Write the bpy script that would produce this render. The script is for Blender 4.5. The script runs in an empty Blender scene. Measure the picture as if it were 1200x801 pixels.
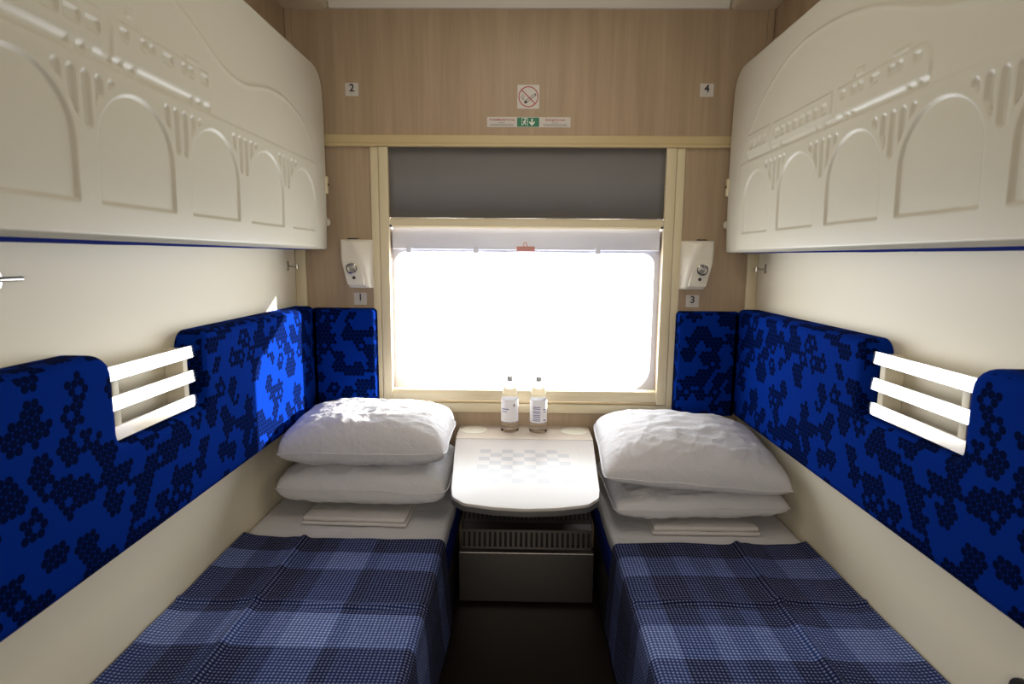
import bpy, bmesh, math, random
import numpy as np
from mathutils import Vector, Matrix, noise

random.seed(7)
SC = bpy.context.scene
COL = SC.collection
PI = math.pi
D = 2.411            # inner face of the window wall

# ------------------------------------------------------------------ nodes
def new_mat(name):
    m = bpy.data.materials.new(name); m.use_nodes = True
    nt = m.node_tree
    return m, nt, nt.nodes['Principled BSDF']

def plain(name, col, rough=0.5, metal=0.0, spec=0.5, bump=None):
    m, nt, b = new_mat(name)
    b.inputs['Base Color'].default_value = (*col, 1)
    b.inputs['Roughness'].default_value = rough
    b.inputs['Metallic'].default_value = metal
    b.inputs['Specular IOR Level'].default_value = spec
    if bump:
        tc = nt.nodes.new('ShaderNodeTexCoord')
        nz = nt.nodes.new('ShaderNodeTexNoise'); nz.inputs['Scale'].default_value = bump[0]
        nz.inputs['Detail'].default_value = 3
        bp = nt.nodes.new('ShaderNodeBump'); bp.inputs['Strength'].default_value = bump[1]
        bp.inputs['Distance'].default_value = bump[2]
        nt.links.new(tc.outputs['Object'], nz.inputs['Vector'])
        nt.links.new(nz.outputs['Fac'], bp.inputs['Height'])
        nt.links.new(bp.outputs['Normal'], b.inputs['Normal'])
    return m

class G:
    """tiny node-graph writer"""
    def __init__(s, nt): s.nt = nt
    def put(s, sock, v):
        if isinstance(v, bpy.types.NodeSocket): s.nt.links.new(v, sock)
        elif isinstance(v, tuple) and sock.type == 'RGBA' and len(v) == 3: sock.default_value = (*v, 1)
        else: sock.default_value = v
    def m(s, op, a, b=0.0, c=0.0):
        n = s.nt.nodes.new('ShaderNodeMath'); n.operation = op
        for i, v in enumerate((a, b, c)): s.put(n.inputs[i], v)
        return n.outputs[0]
    def v(s, op, a, b=(0, 0, 0)):
        n = s.nt.nodes.new('ShaderNodeVectorMath'); n.operation = op
        s.put(n.inputs[0], a); s.put(n.inputs[1], b)
        return n.outputs['Value'] if op in ('LENGTH', 'DISTANCE', 'DOT_PRODUCT') else n.outputs[0]
    def sep(s, a):
        n = s.nt.nodes.new('ShaderNodeSeparateXYZ'); s.put(n.inputs[0], a); return n.outputs
    def comb(s, x, y, z=0.0):
        n = s.nt.nodes.new('ShaderNodeCombineXYZ')
        for i, v in enumerate((x, y, z)): s.put(n.inputs[i], v)
        return n.outputs[0]
    def mix(s, f, a, b):
        n = s.nt.nodes.new('ShaderNodeMix'); n.data_type = 'RGBA'
        s.put(n.inputs[0], f); s.put(n.inputs[6], a); s.put(n.inputs[7], b)
        return n.outputs[2]
    def noise(s, vec, scale, detail=2.0, rough=0.5):
        n = s.nt.nodes.new('ShaderNodeTexNoise'); s.put(n.inputs['Vector'], vec)
        n.inputs['Scale'].default_value = scale; n.inputs['Detail'].default_value = detail
        n.inputs['Roughness'].default_value = rough
        return n.outputs[0]
    def ramp(s, f, stops, interp='LINEAR'):
        n = s.nt.nodes.new('ShaderNodeValToRGB'); n.color_ramp.interpolation = interp
        e = n.color_ramp.elements
        while len(e) < len(stops): e.new(0.5)
        for i, (p, c) in enumerate(stops):
            e[i].position = p; e[i].color = (*c, 1) if len(c) == 3 else c
        s.put(n.inputs[0], f); return n.outputs[0]
    def sstep(s, a, lo, hi):
        n = s.nt.nodes.new('ShaderNodeMapRange'); n.interpolation_type = 'SMOOTHSTEP'
        s.put(n.inputs['Value'], a); n.inputs['From Min'].default_value = lo; n.inputs['From Max'].default_value = hi
        return n.outputs['Result']
    def bump(s, h, dist, strength=1.0):
        n = s.nt.nodes.new('ShaderNodeBump'); n.inputs['Distance'].default_value = dist
        n.inputs['Strength'].default_value = strength; s.put(n.inputs['Height'], h)
        return n.outputs[0]
    def obj(s):
        n = s.nt.nodes.new('ShaderNodeTexCoord'); return n.outputs['Object']
    def uv(s):
        n = s.nt.nodes.new('ShaderNodeTexCoord'); return n.outputs['UV']

def wood_mat(name, c1, c2, c3):
    m, nt, b = new_mat(name); g = G(nt)
    p = g.obj()
    q = g.v('MULTIPLY', p, (20.0, 20.0, 1.0))
    n1 = g.noise(q, 1.0, 5.0, 0.62)
    q2 = g.v('MULTIPLY', p, (90.0, 90.0, 3.0))
    n2 = g.noise(q2, 1.0, 3.0, 0.6)
    f = g.m('ADD', g.m('MULTIPLY', n1, 0.68), g.m('MULTIPLY', n2, 0.32))
    col = g.ramp(f, [(0.34, c1), (0.5, c2), (0.64, c3)])
    nt.links.new(col, b.inputs['Base Color'])
    b.inputs['Roughness'].default_value = 0.42
    b.inputs['Specular IOR Level'].default_value = 0.35
    return m

def fabric_mat():
    """blue plush with darker flowers made of hexagon-packed dots"""
    m, nt, b = new_mat('blue_flower_plush'); g = G(nt)
    P = 0.0170
    uvv = g.uv()
    s = g.sep(uvv)
    px = g.m('DIVIDE', s[0], P); py = g.m('DIVIDE', s[1], P * math.sqrt(3))
    masks = []
    for off in (0.0, 0.5):
        ix = g.m('ADD', g.m('FLOOR', g.m('ADD', px, off)), 0.5 - off)
        iy = g.m('ADD', g.m('FLOOR', g.m('ADD', py, off)), 0.5 - off)
        dx = g.m('SUBTRACT', px, ix); dy = g.m('MULTIPLY', g.m('SUBTRACT', py, iy), math.sqrt(3))
        dist = g.v('LENGTH', g.comb(dx, dy))
        dot = g.m('SUBTRACT', 1.0, g.sstep(dist, 0.46, 0.54))
        cen = g.comb(ix, g.m('MULTIPLY', iy, math.sqrt(3)))
        vo = nt.nodes.new('ShaderNodeTexVoronoi'); vo.voronoi_dimensions = '2D'
        vo.inputs['Scale'].default_value = 0.29
        nt.links.new(cen, vo.inputs['Vector'])
        d1 = vo.outputs['Distance']
        inside = g.m('LESS_THAN', d1, 0.49)
        keep = g.m('GREATER_THAN', g.sep(vo.outputs['Color'])[0], 0.17)
        hole = g.m('MULTIPLY', g.m('LESS_THAN', d1, 0.11), g.m('GREATER_THAN', g.sep(vo.outputs['Color'])[1], 0.62))
        msk = g.m('MULTIPLY', g.m('MULTIPLY', inside, keep), g.m('SUBTRACT', 1.0, hole))
        masks.append(g.m('MULTIPLY', dot, msk))
    mask = g.m('MAXIMUM', masks[0], masks[1])
    nz = g.noise(uvv, 420.0, 2.0)
    base = g.mix(nz, (0.0007, 0.0135, 0.155), (0.0016, 0.0265, 0.24))
    dark = g.mix(nz, (0.0003, 0.0025, 0.022), (0.0006, 0.0055, 0.044))
    col = g.mix(mask, base, dark)
    nt.links.new(col, b.inputs['Base Color'])
    b.inputs['Roughness'].default_value = 0.95
    b.inputs['Specular IOR Level'].default_value = 0.02
    b.inputs['Sheen Weight'].default_value = 0.0
    b.inputs['Sheen Tint'].default_value = (0.15, 0.35, 1, 1)
    h = g.m('ADD', g.m('MULTIPLY', nz, 0.5), g.m('MULTIPLY', mask, -0.6))
    nt.links.new(g.bump(h, 0.0012, 0.7), b.inputs['Normal'])
    return m

def blanket_mat(name, ustops, vstops, ulen, vmax):
    """navy waffle-weave plaid: warp bands over u, weft bands over v (metres), pale dots"""
    m, nt, b = new_mat(name); g = G(nt)
    uvv = g.uv(); s = g.sep(uvv)
    wu = g.ramp(g.m('DIVIDE', s[0], ulen), [(p / ulen, (c, c, c)) for p, c in ustops], 'CONSTANT')
    wv = g.ramp(g.m('DIVIDE', s[1], vmax), [(p / vmax, (c, c, c)) for p, c in vstops], 'CONSTANT')
    lum = g.m('ADD', g.m('MULTIPLY', g.sep(wu)[0], 0.42), g.m('MULTIPLY', g.sep(wv)[0], 0.58))
    base = g.ramp(lum, [(0.0, (0.002, 0.0035, 0.018)), (0.35, (0.003, 0.010, 0.055)),
                        (0.65, (0.011, 0.036, 0.155)), (1.0, (0.050, 0.092, 0.27))])
    dotc = g.ramp(lum, [(0.0, (0.17, 0.165, 0.24)), (0.4, (0.22, 0.24, 0.40)), (1.0, (0.52, 0.60, 0.95))])
    P = 0.0096
    fx = g.m('SUBTRACT', g.m('FRACT', g.m('DIVIDE', s[0], P)), 0.5)
    fy = g.m('SUBTRACT', g.m('FRACT', g.m('DIVIDE', s[1], P)), 0.5)
    ax = g.m('ABSOLUTE', fx); ay = g.m('ABSOLUTE', fy)
    dx = g.m('SUBTRACT', 1.0, g.sstep(ax, 0.19, 0.30)); dy = g.m('SUBTRACT', 1.0, g.sstep(ay, 0.15, 0.26))
    dot = g.m('MULTIPLY', dx, dy)
    line = g.m('MULTIPLY', g.m('MAXIMUM', dx, dy), g.m('MULTIPLY', lum, 0.20))
    nz = g.noise(uvv, 70.0, 2.0)
    dot2 = g.m('MULTIPLY', g.m('MAXIMUM', dot, line), g.m('ADD', 0.55, g.m('MULTIPLY', nz, 0.7)))
    col = g.mix(dot2, base, dotc)
    nt.links.new(col, b.inputs['Base Color'])
    b.inputs['Roughness'].default_value = 0.95
    b.inputs['Specular IOR Level'].default_value = 0.12
    h = g.m('MAXIMUM', ax, ay)
    nt.links.new(g.bump(h, 0.0022, 0.8), b.inputs['Normal'])
    return m

def cloth_mat(name, col):
    m, nt, b = new_mat(name); g = G(nt)
    p = g.obj()
    warp = g.v('ADD', g.v('MULTIPLY', p, (1.0, 1.0, 1.0)), g.v('MULTIPLY', g.comb(g.noise(p, 3.0), g.noise(g.v('ADD', p, (3, 1, 5)), 3.0), 0.0), (0.25, 0.25, 0.25)))
    n1 = g.noise(warp, 14.0, 4.0, 0.55)
    ridge = g.m('ABSOLUTE', g.m('SUBTRACT', n1, 0.5))
    n2 = g.noise(warp, 32.0, 2.0)
    h = g.m('ADD', g.m('MULTIPLY', ridge, -1.0), g.m('MULTIPLY', n2, 0.15))
    nt.links.new(g.bump(h, 0.022, 0.42), b.inputs['Normal'])
    b.inputs['Base Color'].default_value = (*col, 1)
    b.inputs['Roughness'].default_value = 0.85
    b.inputs['Specular IOR Level'].default_value = 0.2
    return m

def table_mat():
    """off-white laminate with a printed 8 x 8 draughts board; object x across, y away"""
    m, nt, b = new_mat('table_laminate'); g = G(nt)
    p = g.obj(); s = g.sep(p)
    SQ = 0.0408
    ux = g.m('DIVIDE', g.m('SUBTRACT', s[0], -0.1605), SQ); uy = g.m('DIVIDE', g.m('SUBTRACT', s[1], 1.765), SQ)
    par = g.m('MODULO', g.m('ADD', g.m('FLOOR', ux), g.m('FLOOR', uy)), 2.0)
    def inside(a, lo, hi): return g.m('MULTIPLY', g.m('GREATER_THAN', a, lo), g.m('LESS_THAN', a, hi))
    board = g.m('MULTIPLY', inside(ux, 0.0, 8.0), inside(uy, 0.0, 8.0))
    chk = g.m('MULTIPLY', board, g.m('GREATER_THAN', par, 0.5))
    ln1 = g.m('LESS_THAN', g.m('ABSOLUTE', g.m('SUBTRACT', s[0], -0.198)), 0.0012)
    ln2 = g.m('LESS_THAN', g.m('ABSOLUTE', g.m('SUBTRACT', s[0], 0.2035)), 0.0012)
    ln = g.m('MULTIPLY', g.m('MAXIMUM', ln1, ln2), inside(s[1], 1.745, 2.12))
    nz = g.noise(g.v('MULTIPLY', p, (4.0, 60.0, 10.0)), 1.0, 3.0)
    base = g.mix(nz, (0.41, 0.38, 0.355), (0.445, 0.415, 0.39))
    grey = (0.27, 0.265, 0.285)
    top = g.m('GREATER_THAN', s[2], 0.694)
    f = g.m('MULTIPLY', g.m('MAXIMUM', g.m('MULTIPLY', chk, 0.8), g.m('MULTIPLY', ln, 0.35)), top)
    nt.links.new(g.mix(f, base, grey), b.inputs['Base Color'])
    b.inputs['Roughness'].default_value = 0.30
    b.inputs['Specular IOR Level'].default_value = 0.27
    return m

def glass_sheet(name, tint, fres=0.04):
    m = bpy.data.materials.new(name); m.use_nodes = True; nt = m.node_tree; nt.nodes.clear()
    o = nt.nodes.new('ShaderNodeOutputMaterial'); mx = nt.nodes.new('ShaderNodeMixShader')
    t = nt.nodes.new('ShaderNodeBsdfTransparent'); gl = nt.nodes.new('ShaderNodeBsdfGlossy')
    t.inputs[0].default_value = (*tint, 1); gl.inputs['Roughness'].default_value = 0.02
    fr = nt.nodes.new('ShaderNodeFresnel'); fr.inputs[0].default_value = 1.45
    ge = nt.nodes.new('ShaderNodeNewGeometry'); mu = nt.nodes.new('ShaderNodeMath'); mu.operation = 'MULTIPLY'
    iv = nt.nodes.new('ShaderNodeMath'); iv.operation = 'SUBTRACT'; iv.inputs[0].default_value = 1.0
    nt.links.new(ge.outputs['Backfacing'], iv.inputs[1])
    nt.links.new(fr.outputs[0], mu.inputs[0]); nt.links.new(iv.outputs[0], mu.inputs[1])
    nt.links.new(mu.outputs[0], mx.inputs[0])
    nt.links.new(t.outputs[0], mx.inputs[1]); nt.links.new(gl.outputs[0], mx.inputs[2]); nt.links.new(mx.outputs[0], o.inputs[0])
    return m

def clear_mat():
    m, nt, b = new_mat('clear_bottle')
    b.inputs['Base Color'].default_value = (1, 1, 1, 1)
    b.inputs['Transmission Weight'].default_value = 1.0
    b.inputs['IOR'].default_value = 1.14
    b.inputs['Roughness'].default_value = 0.01
    return m

def steel_mat(name, col, rough, streak=True):
    m, nt, b = new_mat(name); g = G(nt)
    b.inputs['Base Color'].default_value = (*col, 1); b.inputs['Metallic'].default_value = 1.0
    if streak:
        q = g.v('MULTIPLY', g.obj(), (300.0, 300.0, 6.0))
        r = g.m('ADD', rough - 0.06, g.m('MULTIPLY', g.noise(q, 1.0, 2.0), 0.12))
        nt.links.new(r, b.inputs['Roughness'])
    else: b.inputs['Roughness'].default_value = rough
    return m

M = {}
M['wood'] = wood_mat('beech_laminate', (0.32, 0.232, 0.148), (0.375, 0.275, 0.178), (0.42, 0.312, 0.205))
M['cream'] = plain('cream_wall_panel', (0.78, 0.715, 0.555), 0.5, bump=(60, 0.05, 0.002))
M['trim'] = plain('cream_painted_trim', (0.52, 0.41, 0.22), 0.4)
M['frame'] = plain('cream_window_frame', (0.64, 0.55, 0.365), 0.4)
M['shell'] = plain('cream_moulded_plastic', (0.525, 0.495, 0.405), 0.38, spec=0.4, bump=(45, 0.06, 0.002))
M['plush'] = fabric_mat()
M['plush_plain'] = plain('dark_blue_plush', (0.006, 0.02, 0.20), 0.95, spec=0.1)
M['ceil'] = plain('ceiling_panel_paint', (0.62, 0.58, 0.50), 0.5)
M['soffit'] = plain('soffit_panel_paint', (0.60, 0.51, 0.37), 0.45)
M['floor'] = plain('dark_brown_lino', (0.016, 0.010, 0.006), 0.5, bump=(200, 0.2, 0.001))
M['white_plastic'] = plain('white_plastic', (0.70, 0.66, 0.57), 0.35)
M['outer_frame'] = plain('white_outer_frame', (0.66, 0.68, 0.80), 0.3)
M['dark'] = plain('dark_plastic', (0.02, 0.018, 0.016), 0.5)
M['blind'] = plain('grey_blind_fabric', (0.185, 0.18, 0.18), 0.9, spec=0.1, bump=(600, 0.3, 0.001))
M['sheet'] = cloth_mat('white_bed_linen', (0.60, 0.59, 0.605))
M['linen'] = cloth_mat('folded_white_linen', (0.52, 0.50, 0.48))
M['steel'] = steel_mat('brushed_steel', (0.17, 0.155, 0.145), 0.34)
M['mirror'] = steel_mat('polished_steel', (0.93, 0.93, 0.93), 0.12, False)
M['chrome'] = steel_mat('chrome', (0.5, 0.48, 0.45), 0.22, False)
M['table'] = table_mat()
M['table_strip'] = wood_mat('table_strip_laminate', (0.43, 0.36, 0.29), (0.46, 0.39, 0.32), (0.49, 0.42, 0.35))
M['table_rim'] = plain('grey_table_edge', (0.055, 0.053, 0.052), 0.5)
M['cup'] = plain('cream_cup_ring', (0.60, 0.57, 0.47), 0.4)
M['glass'] = glass_sheet('window_glass', (0.97, 0.98, 0.98))
M['bottle'] = clear_mat()
M['label'] = plain('paper_label', (0.82, 0.81, 0.84), 0.5)
M['ink_blue'] = plain('blue_print', (0.12, 0.12, 0.33), 0.6)
M['ink'] = plain('black_print', (0.03, 0.03, 0.035), 0.6)
M['ink_grey'] = plain('grey_print', (0.22, 0.21, 0.20), 0.6)
M['red'] = plain('red_print', (0.36, 0.03, 0.03), 0.5)
M['red_plastic'] = plain('red_plastic', (0.55, 0.24, 0.20), 0.4)
M['green'] = plain('green_sign', (0.004, 0.16, 0.07), 0.5)
M['sticker'] = plain('white_sticker', (0.56, 0.52, 0.475), 0.5)
M['sticker_white'] = plain('white_pictogram', (0.75, 0.78, 0.74), 0.5)
M['cap'] = plain('grey_cap', (0.38, 0.38, 0.37), 0.35, 0.4)
M['seat_box'] = plain('dark_berth_box', (0.02, 0.018, 0.02), 0.5)

# ------------------------------------------------------------------ mesh helpers
def link(name, me, mat=None, parent=None, smooth=True, ang=40):
    o = bpy.data.objects.new(name, me); COL.objects.link(o)
    if mat is not None:
        for mm in (mat if isinstance(mat, (list, tuple)) else [mat]): me.materials.append(mm)
    if parent is not None: o.parent = parent
    if smooth:
        me.polygons.foreach_set('use_smooth', [True] * len(me.polygons))
        if ang: me.set_sharp_from_angle(angle=math.radians(ang))
    return o

def from_bm(name, bm, mat=None, parent=None, smooth=True, ang=40):
    bmesh.ops.recalc_face_normals(bm, faces=bm.faces)
    me = bpy.data.meshes.new(name); bm.to_mesh(me); bm.free()
    return link(name, me, mat, parent, smooth, ang)

def add_box(bm, lo, hi, bev=0.0, seg=2):
    mt = Matrix.Translation([(a + b) / 2 for a, b in zip(lo, hi)]) @ Matrix.Diagonal([abs(b - a) for a, b in zip(lo, hi)] + [1])
    t = bmesh.new()
    bmesh.ops.create_cube(t, size=1.0, matrix=mt)
    if bev: bmesh.ops.bevel(t, geom=list(t.edges), offset=bev, segments=seg, affect='EDGES', profile=0.5)
    merge(bm, t)

def merge(bm, t, mat4=None):
    if mat4 is not None: bmesh.ops.transform(t, matrix=mat4, verts=t.verts)
    vm = {}
    for v in t.verts: vm[v] = bm.verts.new(v.co)
    for f in t.faces:
        try:
            nf = bm.faces.new([vm[v] for v in f.verts]); nf.material_index = f.material_index
        except ValueError: pass
    t.free()

def box(name, lo, hi, mat, parent=None, bev=0.0, seg=2):
    bm = bmesh.new(); add_box(bm, lo, hi, bev, seg); return from_bm(name, bm, mat, parent)

def add_cyl(bm, p0, p1, r0, r1=None, n=24, bev=0.0):
    p0, p1 = Vector(p0), Vector(p1); d = p1 - p0
    r1 = r0 if r1 is None else r1
    rot = d.to_track_quat('Z', 'Y').to_matrix().to_4x4()
    t = bmesh.new()
    bmesh.ops.create_cone(t, cap_ends=True, segments=n, radius1=r0, radius2=r1, depth=d.length)
    if bev: bmesh.ops.bevel(t, geom=[e for e in t.edges if len(e.link_faces) == 2 and any(len(f.verts) > 4 for f in e.link_faces)], offset=bev, segments=2, affect='EDGES')
    merge(bm, t, Matrix.Translation((p0 + p1) / 2) @ rot)

def cyl(name, p0, p1, r0, mat, parent=None, r1=None, n=24, bev=0.0):
    bm = bmesh.new(); add_cyl(bm, p0, p1, r0, r1, n, bev); return from_bm(name, bm, mat, parent)

def add_prism(bm, pts, axis, a, b, bev_front=0.0, seg=4):
    """polygon pts (2D) extruded along axis from a to b; the b side can be rounded. axis x: pts=(y,z); y: (x,z); z: (x,y)"""
    def P(u, v, w):
        return {'x': (w, u, v), 'y': (u, w, v), 'z': (u, v, w)}[axis]
    t = bmesh.new()
    va = [t.verts.new(P(u, v, a)) for u, v in pts]; vb = [t.verts.new(P(u, v, b)) for u, v in pts]
    t.faces.new(va); fb = t.faces.new(vb)
    n = len(pts)
    for i in range(n): t.faces.new((va[i], va[(i + 1) % n], vb[(i + 1) % n], vb[i]))
    bmesh.ops.recalc_face_normals(t, faces=t.faces)
    if bev_front:
        bmesh.ops.bevel(t, geom=list(fb.edges), offset=bev_front, segments=seg, affect='EDGES', profile=0.5)
    merge(bm, t)

def prism(name, pts, axis, a, b, mat, parent=None, bev=0.0, seg=4, ang=40):
    bm = bmesh.new(); add_prism(bm, pts, axis, a, b, bev, seg); return from_bm(name, bm, mat, parent, ang=ang)

def round_poly(pts, rad, n=8):
    """round the corners of a polygon; rad: number or list"""
    out = []
    N = len(pts)
    for i in range(N):
        p = Vector(pts[i]); a = Vector(pts[i - 1]); c = Vector(pts[(i + 1) % N])
        r = rad[i] if isinstance(rad, (list, tuple)) else rad
        if r <= 0: out.append(tuple(p)); continue
        u = (a - p).normalized(); w = (c - p).normalized()
        ang = u.angle(w); t = r / math.tan(ang / 2)
        t = min(t, (a - p).length * 0.49, (c - p).length * 0.49); r2 = t * math.tan(ang / 2)
        cen = p + (u + w).normalized() * (r2 / math.sin(ang / 2))
        s = p + u * t; e = p + w * t
        a0 = math.atan2(s.y - cen.y, s.x - cen.x); a1 = math.atan2(e.y - cen.y, e.x - cen.x)
        da = (a1 - a0 + PI) % (2 * PI) - PI
        for k in range(n + 1):
            q = a0 + da * k / n; out.append((cen.x + r2 * math.cos(q), cen.y + r2 * math.sin(q)))
    return out

def rect(x0, y0, x1, y1): return [(x0, y0), (x1, y0), (x1, y1), (x0, y1)]

def ring_plate(bm, outer, inner, axis, a, b):
    """plate with one hole: outer and inner are lists of the same length"""
    def P(u, v, w): return {'x': (w, u, v), 'y': (u, w, v), 'z': (u, v, w)}[axis]
    n = len(outer)
    L = [[bm.verts.new(P(u, v, w)) for u, v in poly] for poly, w in ((outer, a), (inner, a), (outer, b), (inner, b))]
    for i in range(n):
        j = (i + 1) % n
        bm.faces.new((L[0][i], L[0][j], L[1][j], L[1][i])); bm.faces.new((L[2][i], L[2][j], L[3][j], L[3][i]))
        bm.faces.new((L[0][i], L[0][j], L[2][j], L[2][i])); bm.faces.new((L[1][i], L[1][j], L[3][j], L[3][i]))

def lathe(bm, prof, cx, cy, n=32):
    rings = []
    for r, z in prof:
        if r < 1e-5: rings.append([bm.verts.new((cx, cy, z))])
        else: rings.append([bm.verts.new((cx + r * math.cos(2 * PI * k / n), cy + r * math.sin(2 * PI * k / n), z)) for k in range(n)])
    for A, B in zip(rings, rings[1:]):
        for k in range(n):
            j = (k + 1) % n
            if len(A) == 1 and len(B) == 1: continue
            if len(A) == 1: bm.faces.new((A[0], B[j], B[k]))
            elif len(B) == 1: bm.faces.new((A[k], A[j], B[0]))
            else: bm.faces.new((A[k], A[j], B[j], B[k]))

def box_uv(o):
    """metre-scaled UVs projected along each face's main direction"""
    me = o.data
    uvl = me.uv_layers.new(name='uv')
    for p in me.polygons:
        n = p.normal; a = max(range(3), key=lambda i: abs(n[i]))
        for li in p.loop_indices:
            c = me.vertices[me.loops[li].vertex_index].co
            uvl.data[li].uv = (c.y, c.z) if a == 0 else ((c.x, c.z) if a == 1 else (c.y, c.x))

def empty(name, loc=(0, 0, 0)):
    o = bpy.data.objects.new(name, None); COL.objects.link(o); o.location = loc; o.empty_display_size = 0.05
    return o

def thing(o, label, cat, group=None):
    o['label'] = label; o['category'] = cat
    if group: o['group'] = group
    return o

def struct(o): o['kind'] = 'structure'; return o

def rel(o, e):
    """child mesh was written in room coordinates: keep it there under the empty e"""
    o.parent = e
    o.matrix_parent_inverse = Matrix.Translation(-e.location)
    return o

def text_obj(name, s, size, loc, mat, parent=None, weight=0.0, align='CENTER', sx=1.0):
    """flat lettering on the window wall, facing the room"""
    cu = bpy.data.curves.new(name, 'FONT'); cu.body = s; cu.size = size; cu.align_x = align; cu.align_y = 'CENTER'
    cu.extrude = 0.0003; cu.offset = weight
    tmp = bpy.data.objects.new('tmp', cu); COL.objects.link(tmp)
    bpy.context.view_layer.update()
    me = bpy.data.meshes.new_from_object(tmp.evaluated_get(bpy.context.evaluated_depsgraph_get()))
    bpy.data.objects.remove(tmp); bpy.data.curves.remove(cu)
    me.transform(Matrix.Translation(loc) @ Matrix.Rotation(PI / 2, 4, 'X') @ Matrix.Diagonal((sx, 1, 1, 1)))
    me.materials.clear()
    return link(name, me, mat, parent, smooth=False)

# ------------------------------------------------------------------ the room
XW = 0.95
ZC = 2.362
o = box('floor', (-1.05, -1.3, -0.06), (1.05, D + 0.12, 0.0), M['floor']); struct(o)

def side_wall(name, s):
    bm = bmesh.new()
    def q(y0, z0, y1, z1, mi):
        lo = (min(s * XW, s * (XW + 0.05)), y0, z0); hi = (max(s * XW, s * (XW + 0.05)), y1, z1)
        n0 = len(bm.faces); add_box(bm, lo, hi)
        bm.faces.ensure_lookup_table()
        for f in bm.faces[n0:]: f.material_index = mi
    q(-0.15, 0.0, D, 1.75, 0); q(-0.15, 1.75, D, 2.45, 1)
    return struct(from_bm(name, bm, [M['cream'], M['wood']], smooth=False))
side_wall('wall_left', -1); side_wall('wall_right', 1)

# window wall with its opening
WX0, WX1, WZ0, WZ1 = -0.563, 0.566, 0.796, 1.85
bm = bmesh.new()
add_box(bm, (-1.05, D, -0.05), (WX0, D + 0.07, 2.45)); add_box(bm, (WX1, D, -0.05), (1.05, D + 0.07, 2.45))
add_box(bm, (WX0, D, -0.05), (WX1, D + 0.07, WZ0)); add_box(bm, (WX0, D, WZ1), (WX1, D + 0.07, 2.45))
struct(from_bm('wall_back', bm, M['wood'], smooth=False))

# corridor side: partition with the doorway the picture is taken from, and the corridor behind it
bm = bmesh.new()
add_box(bm, (-1.05, -0.19, 0), (-0.42, -0.15, 2.45)); add_box(bm, (0.42, -0.19, 0), (1.05, -0.15, 2.45)); add_box(bm, (-0.42, -0.19, 2.05), (0.42, -0.15, 2.45))
add_box(bm, (-1.05, -1.35, -0.05), (1.05, -1.3, 2.45)); add_box(bm, (-1.1, -1.3, 0), (-1.05, -0.15, 2.45)); add_box(bm, (1.05, -1.3, 0), (1.1, -0.15, 2.45))
struct(from_bm('wall_front', bm, M['wood'], smooth=False))

# ceiling: raised middle panel between two side soffits
bm = bmesh.new()
add_box(bm, (-1.05, -1.3, ZC + 0.045), (1.05, D, ZC + 0.08))
n0 = len(bm.faces)
for s in (-1, 1):
    a, c = s * 0.95, s * 0.782
    prof = round_poly([(a, ZC), (c, ZC), (c + 0.0 * s - s * 0.012, ZC + 0.046), (a, ZC + 0.046)], [0, 0.02, 0, 0])
    add_prism(bm, prof, 'y', -0.15, D)
bm.faces.ensure_lookup_table()
for f in bm.faces[n0:]: f.material_index = 1
struct(from_bm('ceiling', bm, [M['ceil'], M['soffit']]))
bm = bmesh.new()
prof = round_poly([(D, ZC + 0.001), (D - 0.012, ZC + 0.001), (D - 0.022, ZC + 0.022), (D - 0.03, ZC + 0.045), (D, ZC + 0.045)], [0, 0.004, 0.006, 0, 0])
add_prism(bm, prof, 'x', -0.772, 0.772)
struct(from_bm('trim_1', bm, M['ceil']))

# horizontal rail above the window
prof = round_poly([(D, 1.846), (D - 0.020, 1.846), (D - 0.020, 1.857), (D - 0.012, 1.862), (D - 0.012, 1.893), (D, 1.893)], [0, 0.004, 0.003, 0.003, 0.005, 0])
struct(prism('trim_2', prof, 'x', -0.91, 0.91, M['trim']))
# corner beads, cream below the bunks and wood above
for i, s in enumerate((-1, 1)):
    x0, x1 = sorted((s * 0.949, s * 0.906))
    struct(box('trim_%d' % (3 + i), (x0, D - 0.012, 0.50), (x1, D, 1.845), M['frame'], bev=0.003))
    x0, x1 = sorted((s * 0.949, s * 0.925))
    struct(box('trim_%d' % (5 + i), (x0, D - 0.012, 1.895), (x1, D, ZC), M['wood'], bev=0.003))

# ------------------------------------------------------------------ window
win = struct(empty('window_1', (0, D, 0.758)))
def W(o): return rel(o, win)
bm = bmesh.new()      # flat casing on the wall
add_box(bm, (-0.628, D - 0.008, 0.758), (-0.596, D, 1.846), 0.002); add_box(bm, (0.601, D - 0.008, 0.758), (0.634, D, 1.846), 0.002)
add_box(bm, (-0.596, D - 0.008, 0.758), (0.601, D, 0.796), 0.002)
W(from_bm('casing', bm, M['frame']))
bm = bmesh.new()      # guide rails either side
add_box(bm, (-0.594, D - 0.014, 0.799), (-0.556, D + 0.008, 1.846), 0.003); add_box(bm, (0.559, D - 0.014, 0.799), (0.599, D + 0.008, 1.846), 0.003)
W(from_bm('guide_rail', bm, M['frame']))
prof = round_poly([(D + 0.03, 0.809), (D - 0.008, 0.809), (D - 0.008, 0.835), (D - 0.002, 0.852), (D + 0.03, 0.855)], [0, 0.004, 0.004, 0.004, 0])
W(prism('bottom_rail', prof, 'x', -0.556, 0.559, M['frame']))
W(cyl('sill_bead', (-0.556, D - 0.004, 0.802), (0.559, D - 0.004, 0.802), 0.004, M['trim'], n=10))
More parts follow.
